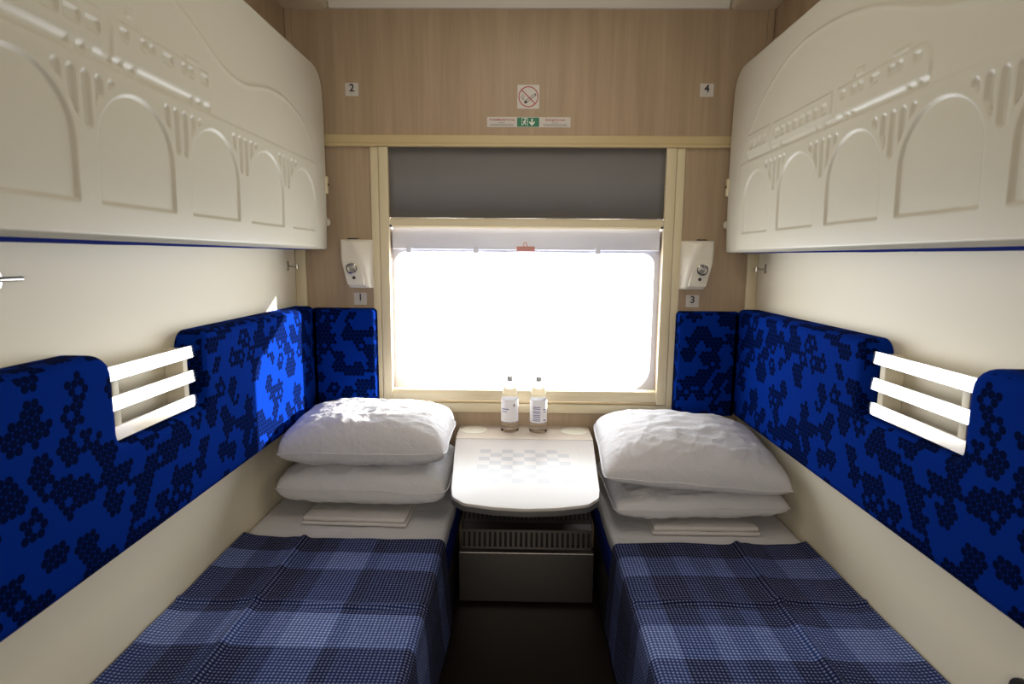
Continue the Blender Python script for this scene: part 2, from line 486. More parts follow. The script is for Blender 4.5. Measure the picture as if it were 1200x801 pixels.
# outer frame with rounded opening, seen behind the rails
oy0 = D + 0.07
op = round_poly(rect(-0.553, 0.836, 0.545, 1.432), [0.11, 0.11, 0.05, 0.05], 12)
ou = []
cxo, czo = -0.004, 1.14
for (x, z) in op:     # project each hole point out to the surrounding rectangle
    dx, dz = x - cxo, z - czo
    k = min(0.66 / abs(dx) if abs(dx) > 1e-6 else 1e9, (0.80 if dz > 0 else 0.40) / abs(dz) if abs(dz) > 1e-6 else 1e9)
    ou.append((cxo + dx * k, czo + dz * k))
bm = bmesh.new(); ring_plate(bm, ou, op, 'y', oy0, oy0 + 0.022)
W(from_bm('outer_frame', bm, M['outer_frame'], ang=30))
op2 = round_poly(rect(-0.565, 0.82, 0.557, 1.446), [0.12, 0.12, 0.06, 0.06], 12)
bm = bmesh.new(); ring_plate(bm, ou, op2, 'y', oy0 + 0.022, oy0 + 0.06)
W(from_bm('outer_reveal', bm, M['outer_frame'], ang=30))
W(box('pane', (-0.60, oy0 + 0.040, 0.79), (0.60, oy0 + 0.046, 1.50), M['glass']))
# vent sash bar along the top with its catches and red ring-pull
prof = round_poly(rect(oy0 - 0.03, 1.442, oy0, 1.560), [0.006, 0, 0, 0.006])
W(prism('vent_bar', prof, 'x', -0.553, 0.556, M['outer_frame']))
for x in (-0.487, -0.205, 0.302):
    W(box('vent_catch', (x - 0.011, oy0 - 0.037, 1.428), (x + 0.011, oy0 - 0.028, 1.458), M['outer_frame'], bev=0.003))
rp = W(box('pull_tab', (-0.036, oy0 - 0.040, 1.436), (0.040, oy0 - 0.030, 1.457), M['red_plastic'], bev=0.003))
t = bmesh.new()
n1, n2 = 20, 8
vs = [[t.verts.new(((0.007 + 0.0016 * math.cos(b2)) * math.cos(a) , oy0 - 0.044 + 0.0016 * math.sin(b2), 1.462 + (0.012 + 0.0016 * math.cos(b2)) * math.sin(a))) for b2 in [2 * PI * j / n2 for j in range(n2)]] for a in [2 * PI * i / n1 for i in range(n1)]]
for i in range(n1):
    for j in range(n2):
        t.faces.new((vs[i][j], vs[(i + 1) % n1][j], vs[(i + 1) % n1][(j + 1) % n2], vs[i][(j + 1) % n2]))
W(from_bm('pull_ring', t, M['red_plastic']))

# roller blind
bl = thing(empty('roller_blind', (0, D + 0.01, 1.527)), 'dark grey roller blind drawn over the top of the window', 'blind')
bm = bmesh.new()
N = 40
for i in range(N + 1):
    for j in range(2): bm.verts.new((-0.561 + 1.125 * i / N, D + 0.014 + 0.0012 * math.sin(i * 0.55), 1.57 + 0.279 * j))
bm.verts.ensure_lookup_table()
for i in range(N): bm.faces.new([bm.verts[k] for k in (2 * i, 2 * i + 2, 2 * i + 3, 2 * i + 1)])
fab = from_bm('blind_fabric', bm, M['blind']); rel(fab, bl)
md = fab.modifiers.new('thick', 'SOLIDIFY'); md.thickness = 0.0015
prof = round_poly([(D + 0.022, 1.529), (D - 0.004, 1.529), (D - 0.010, 1.536), (D - 0.010, 1.566), (D + 0.022, 1.571)], [0.003, 0.003, 0.004, 0.006, 0.003])
bb = rel(prism('bottom_bar', prof, 'x', -0.553, 0.556, M['frame']), bl)
for nm, x0, x1 in (('bar_end', -0.5545, -0.546), ('bar_end', 0.549, 0.5575)):
    e = box(nm, (x0, D - 0.011, 1.531), (x1, D + 0.02, 1.540), M['dark'], bev=0.001); e.parent = bb
# ------------------------------------------------------------------ upper bunks (moulded face with a viaduct relief)
def sm(x, w):      # smooth 0..1 across a bevel of width w, 1 where x < 0
    t = np.clip(0.5 - x / w, 0, 1); return t * t * (3 - 2 * t)
def sd_box(Yg, Zg, y0, y1, z0, z1, r=0.003):
    cy, cz = (y0 + y1) / 2, (z0 + z1) / 2
    qy = np.abs(Yg - cy) - (abs(y1 - y0) / 2 - r); qz = np.abs(Zg - cz) - (abs(z1 - z0) / 2 - r)
    return np.hypot(np.maximum(qy, 0), np.maximum(qz, 0)) + np.minimum(np.maximum(qy, qz), 0) - r
def sd_arch(Yg, Zg, cy, hw=0.117, z0=1.505, zs=1.604):
    rec = np.maximum(np.abs(Yg - cy) - hw, np.maximum(z0 - Zg, Zg - zs))
    cir = np.where(Zg >= zs, np.hypot(Yg - cy, Zg - zs) - hw, 1.0)
    return np.where(Zg >= zs, cir, np.maximum(np.abs(Yg - cy) - hw, z0 - Zg))
def sd_quad(Yg, Zg, pts):
    d = np.full(Yg.shape, -1e9)
    n = len(pts); area = sum(pts[i][0] * pts[(i + 1) % n][1] - pts[(i + 1) % n][0] * pts[i][1] for i in range(n))
    for i in range(n):
        a, b = pts[i], pts[(i + 1) % n]; ey, ez = b[0] - a[0], b[1] - a[1]; L = math.hypot(ey, ez)
        s = ((Yg - a[0]) * ez - (Zg - a[1]) * ey) / L
        d = np.maximum(d, s if area > 0 else -s)
    return d

def relief(Yg, Zg, side):
    h = np.zeros(Yg.shape)
    if side < 0:
        arches = [0.012 + 0.30 * k - 0.0 for k in range(0)] + [0.612, 0.913, 1.201, 1.501, 1.800, 2.098]
        cols = [0.463, 0.763, 1.064, 1.368, 1.664, 1.958]
        curve = [(0.4, 2.06), (0.9, 2.05), (1.15, 2.03), (1.30, 1.99), (1.387, 1.962), (1.437, 1.944), (1.501, 1.916), (1.553, 1.893), (1.617, 1.879), (1.698, 1.880), (1.762, 1.896), (1.841, 1.913), (1.925, 1.918), (2.003, 1.910), (2.106, 1.885), (2.174, 1.837), (2.224, 1.757), (2.25, 1.70)]
    else:
        arches = [0.58, 0.879, 1.174, 1.470, 1.767, 2.062]
        cols = [0.73, 1.026, 1.322, 1.620, 1.917]
        curve = [(0.4, 1.74), (0.85, 1.80), (1.0, 1.845), (1.121, 1.870), (1.197, 1.891), (1.273, 1.921), (1.36, 1.957), (1.44, 1.987), (1.555, 2.015), (1.655, 2.028), (1.783, 2.034), (1.877, 2.020), (1.961, 1.990), (2.061, 1.938), (2.10, 1.906), (2.142, 1.867), (2.204, 1.788), (2.24, 1.72)]
    cy = np.array([c[0] for c in curve]); cz = np.array([c[1] for c in curve])
    # mountain line, by distance to the curve
    yy = np.linspace(cy[0], cy[-1], 500); zz = np.interp(yy, cy, cz)
    ker = np.ones(15) / 15; zz = np.convolve(np.pad(zz, 7, 'edge'), ker, 'valid')
    slope = np.gradient(zz, yy)
    cz_at = np.interp(Yg, yy, zz); sl = np.interp(Yg, yy, slope)
    dist = (Zg - cz_at) / np.sqrt(1 + sl * sl)
    dist = np.where(Yg > cy[-1], 1.0, dist)
    h += 0.0030 * sm(dist, 0.012) * sm(1.7535 - Zg, 0.005)
    h += 0.0032 * np.exp(-(dist / 0.006) ** 2) * sm(1.7535 - Zg, 0.005)
    # bridge
    far = 2.235 if side < 0 else 2.215
    br = np.maximum(Zg - 1.7535, Yg - far)
    h += 0.0058 * sm(br, 0.005)
    rec = np.full(Yg.shape, 1.0)
    for c in arches: rec = np.minimum(rec, sd_arch(Yg, Zg, c, 0.115 if c < 2.05 else 0.108))
    fl = np.full(Yg.shape, 1.0)
    for c in cols:
        for k in range(-2, 3):
            y = c + k * 0.0332
            f = sd_box(Yg, Zg, y - 0.0085, y + 0.0085, 1.633, 1.7305, 0.008)
            fl = np.minimum(fl, f)
    keep = np.full(Yg.shape, 1.0)
    for c in arches: keep = np.minimum(keep, sd_arch(Yg, Zg, c, 0.115))
    fl = np.maximum(fl, 0.019 - keep)
    h -= 0.0055 * sm(rec, 0.006); h -= 0.005 * sm(fl, 0.005)
    # train
    body = np.full(Yg.shape, 1.0); hole = np.full(Yg.shape, 1.0); up = np.full(Yg.shape, 1.0)
    def B(y0, y1, z0, z1, r=0.003):
        return sd_box(Yg, Zg, min(y0, y1), max(y0, y1), z0, z1, r)
    if side < 0:
        body = np.minimum(body, sd_quad(Yg, Zg, [(1.141, 1.779), (1.49, 1.779), (1.49, 1.849), (1.163, 1.851), (1.149, 1.836), (1.143, 1.812)]))
        body = np.minimum(body, B(0.80, 1.118, 1.779, 1.852)); body = np.minimum(body, B(0.45, 0.785, 1.779, 1.852))
        for y0, y1 in ((1.168, 1.192), (1.228, 1.246), (1.257, 1.275), (1.302, 1.337), (1.371, 1.388), (1.399, 1.418), (1.452, 1.481)):
            hole = np.minimum(hole, B(y0, y1, 1.8195, 1.839))
        for y0 in [1.076 - 0.0485 * k for k in range(13)]:
            if abs(y0 - 0.79) < 0.03: continue
            hole = np.minimum(hole, B(y0, y0 + 0.036, 1.806, 1.828))
        for y0, y1 in ((0.85, 1.034), (1.051, 1.071), (1.092, 1.137), (1.143, 1.166), (1.174, 1.202), (1.213, 1.41), (1.421, 1.447), (1.458, 1.49)):
            hole = np.minimum(hole, B(y0, y1, 1.7605, 1.774))
        up = np.minimum(up, B(1.394, 1.452, 1.852, 1.863, 0.002))
        for (a, b, c, d) in ((1.192, 1.875, 1.216, 1.887), (1.229, 1.853, 1.238, 1.866)):
            up = np.minimum(up, B(a, c, b - 0.006, d, 0.004))
    else:
        body = np.minimum(body, B(1.978, 2.16, 1.785, 1.845)); body = np.minimum(body, B(1.592, 1.955, 1.783, 1.842))
        body = np.minimum(body, sd_quad(Yg, Zg, [(1.219, 1.772), (1.568, 1.772), (1.568, 1.841), (1.248, 1.842), (1.224, 1.816), (1.218, 1.802)]))
        for k in range(8): hole = np.minimum(hole, B(1.615 + k * 0.0405, 1.615 + k * 0.0405 + 0.026, 1.793, 1.8175))
        for k in range(4): hole = np.minimum(hole, B(2.0 + k * 0.036, 2.0 + k * 0.036 + 0.024, 1.796, 1.819))
        for y0, y1 in ((1.248, 1.272), (1.305, 1.326), (1.333, 1.354), (1.389, 1.421), (1.449, 1.470), (1.479, 1.500), (1.525, 1.548)):
            hole = np.minimum(hole, B(y0, y1, 1.811, 1.829))
        for y0, y1 in ((1.221, 1.248), (1.258, 1.283), (1.292, 1.49), (1.50, 1.518), (1.535, 1.62), (1.64, 1.665), (1.675, 1.88), (1.90, 1.955), (1.97, 2.15)):
            hole = np.minimum(hole, B(y0, y1, 1.757, 1.769))
        up = np.minimum(up, B(1.288, 1.345, 1.844, 1.854, 0.002)); up = np.minimum(up, B(1.452, 1.488, 1.848, 1.864, 0.006)); up = np.minimum(up, B(1.492, 1.50, 1.843, 1.853, 0.003))
    h += 0.0034 * sm(body, 0.005) + 0.003 * sm(up, 0.005) - 0.0048 * sm(hole, 0.005)
    return h

def upper_bunk(side):
    wall = side * XW
    y0, y1, z0, z1 = 0.44, 2.352, 1.437, 2.119
    ny, nz = 640, 232
    ys = np.concatenate([np.linspace(y0, 2.25, ny - 70), np.linspace(2.2515, y1, 70)])
    rc, rb = 0.085, 0.012
    top = np.full(ny, z1); bot = np.full(ny, z0)
    a = np.clip(ys - (y1 - rc), 0, rc); top -= rc - np.sqrt(np.maximum(rc * rc - a * a, 0))
    a = np.clip(ys - (y1 - rb), 0, rb); bot += rb - np.sqrt(np.maximum(rb * rb - a * a, 0))
    ts = np.linspace(0, 1, nz); ts = 0.5 - 0.5 * (np.sign(1 - 2 * ts) * np.abs(1 - 2 * ts) ** 0.85)
    Yg = np.repeat(ys[:, None], nz, 1); Zg = bot[:, None] + (top - bot)[:, None] * ts[None, :]
    # distance to the outline (rounded rectangle)
    cz, hz = (z0 + z1) / 2, (z1 - z0) / 2
    d_top = z1 - Zg; d_bot = Zg - z0; d_far = y1 - Yg; d_near = Yg - y0
    s = np.minimum(np.minimum(d_top, d_bot), np.minimum(d_far, d_near))
    cor = (Yg > y1 - rc) & (Zg > z1 - rc)
    s = np.where(cor, rc - np.hypot(Yg - (y1 - rc), Zg - (z1 - rc)), s)
    s = np.maximum(s, 0)
    R = 0.009
    ro = np.where(s < R, R - np.sqrt(np.maximum(R * R - (R - s) ** 2, 0)), 0)
    bulge = 0.006 * (1 - ((Zg - cz) / hz) ** 2)
    fade = np.clip((s - 0.003) / 0.007, 0, 1)
    X = 0.796 - bulge + ro - relief(Yg, Zg, side) * fade          # |x| of the face
    co = np.stack([side * X, Yg, Zg], -1).reshape(-1, 3)
    idx = np.arange(ny * nz).reshape(ny, nz)
    f = np.stack([idx[:-1, :-1], idx[1:, :-1], idx[1:, 1:], idx[:-1, 1:]], -1).reshape(-1, 4)
    # rim: walk round the border and run it back towards the wall
    loop = np.concatenate([idx[:, 0], idx[-1, 1:], idx[-2::-1, -1], idx[0, -2:0:-1]])
    back = co[loop].copy(); back[:, 0] = side * 0.845
    nb = len(loop); b0 = len(co)
    co = np.concatenate([co, back, [[side * 0.845, (y0 + y1) / 2, cz]]])
    k = np.arange(nb); k2 = (k + 1) % nb
    rim = np.stack([loop[k], b0 + k, b0 + k2, loop[k2]], -1)
    fan = np.stack([b0 + k, np.full(nb, b0 + nb), b0 + k2], -1)
    faces = [tuple(map(int, q)) for q in f] + [tuple(map(int, q)) for q in rim] + [tuple(map(int, q)) for q in fan]
    me = bpy.data.meshes.new('berth_shell')
    me.from_pydata(co.tolist(), [], faces); me.update()
    bm = bmesh.new(); bm.from_mesh(me); bmesh.ops.recalc_face_normals(bm, faces=bm.faces); bm.to_mesh(me); bm.free()
    e = empty('upper_bunk', (wall, 1.4, 1.437))
    rel(link('berth_shell', me, M['shell'], None, True, 50), e)
    # upholstered side folded against the wall, a sliver of it hangs below the shell
    bm = bmesh.new()
    n = 60; rows = []
    for i in range(n + 1):
        y = 0.46 + 1.86 * i / n
        zb = 1.4295 + 0.0055 * min(1, max(0, (y - 0.85) / 1.2)) + 0.0012 * noise.noise((y * 6, side, 0))
        rows.append([bm.verts.new((side * x, y, z)) for x, z in ((0.847, 2.06), (0.847, zb + 0.004), (0.852, zb), (0.922, zb), (0.935, zb + 0.01), (0.935, 2.06))])
    for A, B in zip(rows, rows[1:]):
        for j in range(6): bm.faces.new((A[j], A[(j + 1) % 6], B[(j + 1) % 6], B[j]))
    bm.faces.new(rows[0]); bm.faces.new(rows[-1])
    o = from_bm('cushion', bm, M['plush_plain']); rel(o, e)
    # hinge brackets that carry the bunk on the wall, out of sight behind the cushion
    for y in (0.7, 2.1):
        x0, x1 = sorted((side * 0.93, side * 0.9495)); rel(box('bracket', (x0, y - 0.03, 1.50), (x1, y + 0.03, 1.60), M['chrome'], bev=0.003), e)
    # latch plate and pivot knob on the window end
    x0, x1 = sorted((side * 0.783, side * 0.822))
    lp = rel(box('latch_plate', (x0, 2.338, 1.655), (x1, 2.358, 1.722), M['frame'], bev=0.004), e)
    xk = side * 0.800
    sc = cyl('latch_screw', (side * 0.7835, 2.348, 1.690), (side * 0.7815, 2.348, 1.690), 0.006, M['dark'], n=12); sc.parent = lp
    rel(cyl('pivot_knob', (xk, 2.345, 1.545), (xk, 2.372, 1.545), 0.016, M['shell'], bev=0.004), e)
    return e
thing(upper_bunk(-1), 'left folded upper bunk, cream moulded shell embossed with a viaduct and a train', 'bunk bed', 'folded upper bunks')
thing(upper_bunk(1), 'right folded upper bunk, cream moulded shell embossed with a train over arches', 'bunk bed', 'folded upper bunks')

# ------------------------------------------------------------------ backrests, head cushions, steel slats
def backrest(side, n0, n1, ztop, znotch, zbot):
    pts = [(0.30, zbot), (2.408, zbot), (2.408, ztop), (n1, ztop), (n1, znotch), (n0, znotch), (n0, ztop), (0.30, ztop)]
    poly = round_poly(pts, [0.032, 0.032, 0.032, 0.045, 0.03, 0.03, 0.05, 0.032], 7)
    Rr = 0.028; n = len(poly); P = [Vector(p) for p in poly]
    nor = []
    for i in range(n):
        a = (P[i] - P[i - 1]).normalized(); b = (P[(i + 1) % n] - P[i]).normalized()
        na = Vector((-a.y, a.x)); nb = Vector((-b.y, b.x)); m = (na + nb).normalized(); nor.append(m / max(0.3, m.dot(na)))
    bm = bmesh.new(); loops = [[bm.verts.new((side * 0.949, p.x, p.y)) for p in P]]
    for k in range(7):
        q = PI / 2 * k / 6; ins = Rr * (1 - math.cos(q)); x = 0.900 - Rr * (1 - math.sin(q)) * 0 - (0.028 * math.sin(q))
        loops.append([bm.verts.new((side * x, (P[i] + nor[i] * ins).x, (P[i] + nor[i] * ins).y)) for i in range(n)])
    for A, B in zip(loops, loops[1:]):
        for i in range(n): bm.faces.new((A[i], A[(i + 1) % n], B[(i + 1) % n], B[i]))
    for L in (loops[0], loops[-1]):
        bmesh.ops.triangle_fill(bm, use_beauty=True, edges=[bm.edges.get((L[i], L[(i + 1) % n])) for i in range(n)])
    o = from_bm('padded_bolster', bm, M['plush'], ang=60)
    box_uv(o); return o
zt, zn = 1.206, 1.000
thing(backrest(-1, 1.197, 1.532, zt, zn, 0.757), 'long blue flowered backrest along the left wall, sunlit at its far end', 'backrest', 'blue wall backrests')
thing(backrest(1, 1.145, 1.492, 1.209, 1.010, 0.762), 'long blue flowered backrest along the right wall, wholly in shade', 'backrest', 'blue wall backrests')
for s, x0, z0, lab in ((-1, 0.614, 0.782, 'dark blue padded panel in the corner left of the window'), (1, 0.626, 0.765, 'dark blue padded panel in the corner right of the window')):
    xa, xb = sorted((s * x0, s * 0.8718))
    bm = bmesh.new(); add_prism(bm, round_poly(rect(xa, z0, xb, 1.198), [0.003, 0.018, 0.018, 0.003] if s < 0 else [0.018, 0.003, 0.003, 0.018]), 'y', D - 0.0005, D - 0.055, 0.015, 4)
    o = from_bm('corner_cushion', bm, M['plush'], ang=60); box_uv(o); thing(o, lab, 'cushion', 'corner cushions by the window')

def slats(side, ya, yb, zs, lab):
    e = thing(empty('slat_rack', (side * 0.93, (ya + yb) / 2, 1.0)), lab, 'rack', 'steel slat racks')
    for zc in zs:
        bm = bmesh.new()
        t = bmesh.new(); add_box(t, (-0.0035, ya, -0.0162), (0.0035, yb, 0.0162), 0.0012)
        merge(bm, t, Matrix.Translation((side * 0.897, 0, zc)) @ Matrix.Rotation(side * math.radians(4.5), 4, 'Y'))
        rel(from_bm('slat', bm, M['mirror'], smooth=False), e)
    for y in (ya + 0.03, yb - 0.035):
        x0, x1 = sorted((side * 0.9005, side * 0.9495))
        rel(box('bracket', (x0, y - 0.011, zs[-1] - 0.012), (x1, y + 0.011, zs[0] + 0.012), M['cream'], bev=0.002), e)
slats(-1, 1.199, 1.530, (1.155, 1.089, 1.022), 'three polished steel slats in the notch of the left backrest')
slats(1, 1.147, 1.490, (1.165, 1.098, 1.033), 'three polished steel slats in the notch of the right backrest')

# ------------------------------------------------------------------ berths, mattresses, blankets
AISLE = {-1: 0.262, 1: 0.300}
def berth(side, lab):
    a = AISLE[side] - 0.006
    e = thing(empty('lower_berth', (side * 0.62, 1.4, 0)), lab, 'berth', 'lower berths')
    x0, x1 = sorted((side * (a + 0.02), side * 0.949))
    rel(box('base_box', (x0, 0.46, 0.0), (x1, D - 0.002, 0.30), M['seat_box'], bev=0.004), e)
    x0, x1 = sorted((side * (a + 0.004), side * 0.9485))
    rel(box('seat_cushion', (x0, 0.45, 0.3005), (x1, D - 0.003, 0.41), M['plush_plain'], bev=0.015, seg=3), e)
berth(-1, 'left lower berth, the dark box with a blue seat under its mattress'); berth(1, 'right lower berth, the dark box with a blue seat under its mattress')

def mattress(side, lab):
    a = AISLE[side]
    x0, x1 = sorted((side * a, side * 0.944))
    bm = bmesh.new(); add_box(bm, (x0, 0.455, 0.4108), (x1, D - 0.016, 0.4745), 0.018, 4)
    bmesh.ops.subdivide_edges(bm, edges=[e for e in bm.edges if e.calc_length() > 0.2], cuts=50, use_grid_fill=True)
    for v in bm.verts:
        p = v.co
        if p.z > 0.44: v.co.z += 0.002 * noise.noise((p.x * 9, p.y * 9, 1.0))
        if abs(abs(p.x) - a) < 0.02: v.co.x += 0.004 * noise.noise((p.y * 14, p.z * 10, side))
    o = from_bm('mattress', bm, M['sheet'], ang=70)
    thing(o, lab, 'mattress', 'white sheeted mattresses')
mattress(-1, 'white sheeted mattress on the left berth, bare around the pillows'); mattress(1, 'white sheeted mattress on the right berth, bare around the pillows')

def ridge(x, c, w): return math.exp(-((x - c) / w) ** 2)
def blanket(side, mat, fold_x, crease_y, lab, hem):
    a = AISLE[side]
    xo = 0.941; R = 0.022; ztop = 0.4795
    # cross profile: list of (|x|, z, s)
    prof = []
    s = 0.0; n = 92
    xs = [xo - (xo - (a + R - 0.004)) * i / n for i in range(n + 1)]
    for x in xs: prof.append((x, ztop, xo - x))
    s = xo - xs[-1]
    for k in range(1, 9):
        q = PI / 2 * k / 8; s += R * PI / 16
        prof.append((a + R - 0.004 - R * math.sin(q), ztop - R + R * math.cos(q), s))
    zz = ztop - R; m = 26
    for k in range(1, m + 1):
        z = zz - (zz - hem) * k / m
        s2 = s + (zz - z)
        prof.append((a - 0.004 - 0.014 * (k / m), z, s2))
    ulen = prof[-1][2]
    v0, v1 = 1.812, 0.47
    nv = 190
    bm = bmesh.new(); grid = []
    for j in range(nv + 1):
        y = v0 + (v1 - v0) * j / nv
        row = []
        for i, (x, z, s) in enumerate(prof):
            down = max(0.0, (ztop - R - z) / (ztop - R - hem))
            X, Z, Yy = x, z, y
            w = 1 - min(1, down * 3)
            fx = fold_x + 0.006 * noise.noise((y * 3, side, 0.3))
            Z += w * (0.012 * ridge(x, fx, 0.012) + 0.004 * ridge(x, fx + 0.03, 0.02))
            cy = crease_y + 0.018 * noise.noise((x * 4, side, 5.0)) + 0.01 * math.sin(x * 9)
            Z += w * (0.006 * ridge(y, cy + 0.012, 0.011) - 0.0015 * ridge(y, cy - 0.006, 0.008))
            Z += w * 0.004 * (noise.noise((x * 5, y * 4, side * 2)) + 0.5 * noise.noise((x * 13, y * 11, side)) + 0.4) 
            X += down * (0.012 * noise.noise((y * 7, z * 3, side * 4)) - 0.006)
            if x > 0.9: Z += 0.006 * (x - 0.9) / 0.04
            Yy += 0.010 * noise.noise((x * 5, 3.0, side)) * max(0, 1 - j / 12) + (0.02 * ((x - 0.8) / 0.14) if x > 0.8 else 0) * max(0, 1 - j / 20)
            row.append((bm.verts.new((side * max(X, 0.2), Yy, Z)), s, y))
        grid.append(row)
    uvl = bm.loops.layers.uv.new('uv')
    for A, B in zip(grid, grid[1:]):
        for i in range(len(A) - 1):
            q = (A[i], A[i + 1], B[i + 1], B[i])
            f = bm.faces.new([k[0] for k in q])
            for lp, k in zip(f.loops, q): lp[uvl].uv = (k[1], k[2])
    o = from_bm('plaid_blanket', bm, mat, ang=0)
    md = o.modifiers.new('thick', 'SOLIDIFY'); md.thickness = 0.004; md.offset = 1.0 if False else -1.0
    return thing(o, lab, 'blanket', 'plaid blankets')
# u runs from the wall towards the aisle
ubl = [(0.0, 0.75), (0.09, 0.25), (0.17, 0.6), (0.215, 0.15), (0.29, 0.55), (0.34, 1.0), (0.46, 0.35), (0.50, 0.6), (0.66, 0.2), (0.72, 0.45), (0.80, 0.15)]
vbl = [(0.0, 0.2), (0.62, 0.95), (0.75, 0.25), (0.97, 0.15), (1.04, 0.35), (1.085, 0.3), (1.262, 1.0), (1.398, 0.3), (1.45, 0.12), (1.615, 0.75), (1.715, 0.08)]
M['plaid_a'] = blanket_mat('blue_plaid_waffle', ubl, vbl, 1.0, 2.0)
ubr = [(0.0, 0.55), (0.06, 0.7), (0.15, 0.25), (0.235, 0.15), (0.31, 0.65), (0.36, 0.35), (0.42, 0.6), (0.47, 0.2), (0.525, 0.2), (0.56, 0.85), (0.64, 0.4), (0.70, 0.15), (0.80, 0.4)]
vbr = [(0.0, 0.2), (0.60, 0.9), (0.73, 0.3), (0.95, 0.1), (1.08, 0.4), (1.245, 0.95), (1.372, 0.4), (1.44, 0.12), (1.605, 0.7), (1.712, 0.1)]
M['plaid_b'] = blanket_mat('blue_plaid_waffle_right', ubr, vbr, 1.0, 2.0)
blanket(-1, M['plaid_a'], 0.726, 1.432, 'navy and blue plaid waffle blanket spread over the left mattress', 0.20)
blanket(1, M['plaid_b'], 0.703, 1.470, 'navy and blue plaid waffle blanket spread over the right mattress', 0.17)

# ------------------------------------------------------------------ pillows and folded linen
def pillow(name, lab, loc, w, d, ht, hb, rot=(0, 0, 0), seed=0.0, flat=1.0, pexp=3.2, sag=0.0, q=0.42):
    nu, nv = 84, 60
    bm = bmesh.new()
    def shape(u, v, sgn):
        tu = 1 - abs(u) ** pexp; tv = 1 - abs(v) ** pexp
        t = max(0.0, tu * tv) ** q
        x = w / 2 * u * (1 - 0.03 * (1 - v * v) * abs(u)); y = d / 2 * v * (1 - 0.03 * (1 - u * u) * abs(v))
        cq = min(1.0, (abs(u) * abs(v)) ** 6); x *= 1 - 0.04 * cq; y *= 1 - 0.05 * cq
        ew = 1 - t
        p = (u * 2.2 + seed, v * 1.7 - seed, sgn * 0.7 + seed)
        wr = noise.fractal((p[0] * 1.3, p[1] * 2.0, p[2]), 0.8, 2.0, 4)
        rg = 1 - abs(noise.noise((u * 3.0 + v * 1.5 + seed, v * 4 - u * 1.2, seed * 2 + sgn))) * 2.2
        rg2 = 1 - abs(noise.noise((u * 7 + seed * 3, v * 2.5 + u * 2.5, seed + sgn))) * 2.5
        z = (ht if sgn > 0 else hb) * t
        z += t * (0.007 * wr + 0.005 * max(0, rg) ** 3 + 0.004 * max(0, rg2) ** 3 * (0.3 + ew))
        if sgn < 0: z = min(z, hb * flat)
        if sgn > 0: z = min(z, ht * 1.25)
        zz = sgn * z - sag * (u * u) + 0.012 * noise.noise((u * 2 + seed, v * 2, 9.1)) * (ew ** 2)
        return (x, y, zz)
    top = {}; bot = {}
    for i in range(nu + 1):
        for j in range(nv + 1):
            u = -1 + 2 * i / nu; v = -1 + 2 * j / nv
            u = math.sin(u * PI / 2) * 0.6 + u * 0.4; v = math.sin(v * PI / 2) * 0.6 + v * 0.4
            c = shape(u, v, 1); top[i, j] = bm.verts.new(c)
            if i in (0, nu) or j in (0, nv): bot[i, j] = top[i, j]
            else: bot[i, j] = bm.verts.new(shape(u, v, -1))
    for i in range(nu):
        for j in range(nv):
            bm.faces.new((top[i, j], top[i + 1, j], top[i + 1, j + 1], top[i, j + 1]))
            try: bm.faces.new((bot[i, j], bot[i, j + 1], bot[i + 1, j + 1], bot[i + 1, j]))
            except ValueError: pass
    o = from_bm(name, bm, M['sheet'], ang=0)
    o.location = loc; o.rotation_euler = rot
    # seam along the rim
    rim = [top[0, 0]] if False else None
    sb = bmesh.new(); pts = []
    def P(i, j):
        u = -1 + 2 * i / nu; v = -1 + 2 * j / nv
        u = math.sin(u * PI / 2) * 0.6 + u * 0.4; v = math.sin(v * PI / 2) * 0.6 + v * 0.4
        return Vector(shape(u, v, 1))
    for i in range(nu): pts.append(P(i, 0))
    for j in range(nv): pts.append(P(nu, j))
    for i in range(nu, 0, -1): pts.append(P(i, nv))
    for j in range(nv, 0, -1): pts.append(P(0, j))
    ring = []
    n = len(pts)
    for k in range(n):
        tdir = (pts[(k + 1) % n] - pts[k - 1]).normalized(); out = Vector((pts[k].x, pts[k].y, 0)).normalized(); upv = Vector((0, 0, 1))
        ring.append([sb.verts.new(pts[k] + out * 0.0035 * math.cos(a) + upv * 0.0016 * math.sin(a) + out * 0.002) for a in [2 * PI * q / 6 for q in range(6)]])
    for k in range(n):
        A, B = ring[k], ring[(k + 1) % n]
        for q in range(6): sb.faces.new((A[q], A[(q + 1) % 6], B[(q + 1) % 6], B[q]))
    s = from_bm('seam', sb, M['sheet'], ang=0); s.parent = o
    return thing(o, lab, 'pillow', 'white pillows stacked on the berths')

rd = math.radians
pillow('pillow', 'white pillow at the bottom of the left stack, under another pillow', (-0.575, 2.155, 0.590), 0.625, 0.43, 0.076, 0.074, (0, 0, rd(-1)), 1.3, 0.97, 5.0, q=0.40)
pillow('pillow', 'sunlit white pillow at the top of the left stack', (-0.572, 2.130, 0.736), 0.600, 0.41, 0.114, 0.066, (rd(1.5), 0, rd(1)), 4.7, 0.97, 4.2, q=0.40)
pillow('pillow', 'flatter white pillow at the bottom of the right stack, under another pillow', (0.612, 2.120, 0.562), 0.615, 0.47, 0.055, 0.050, (0, rd(-1), rd(1.5)), 8.1, 0.97, 4.4, q=0.40)
pillow('pillow', 'plump creased white pillow at the top of the right stack', (0.600, 2.110, 0.684), 0.645, 0.49, 0.128, 0.060, (rd(6), rd(3.5), rd(-2)), 12.6, 0.97, 2.8, q=0.42)

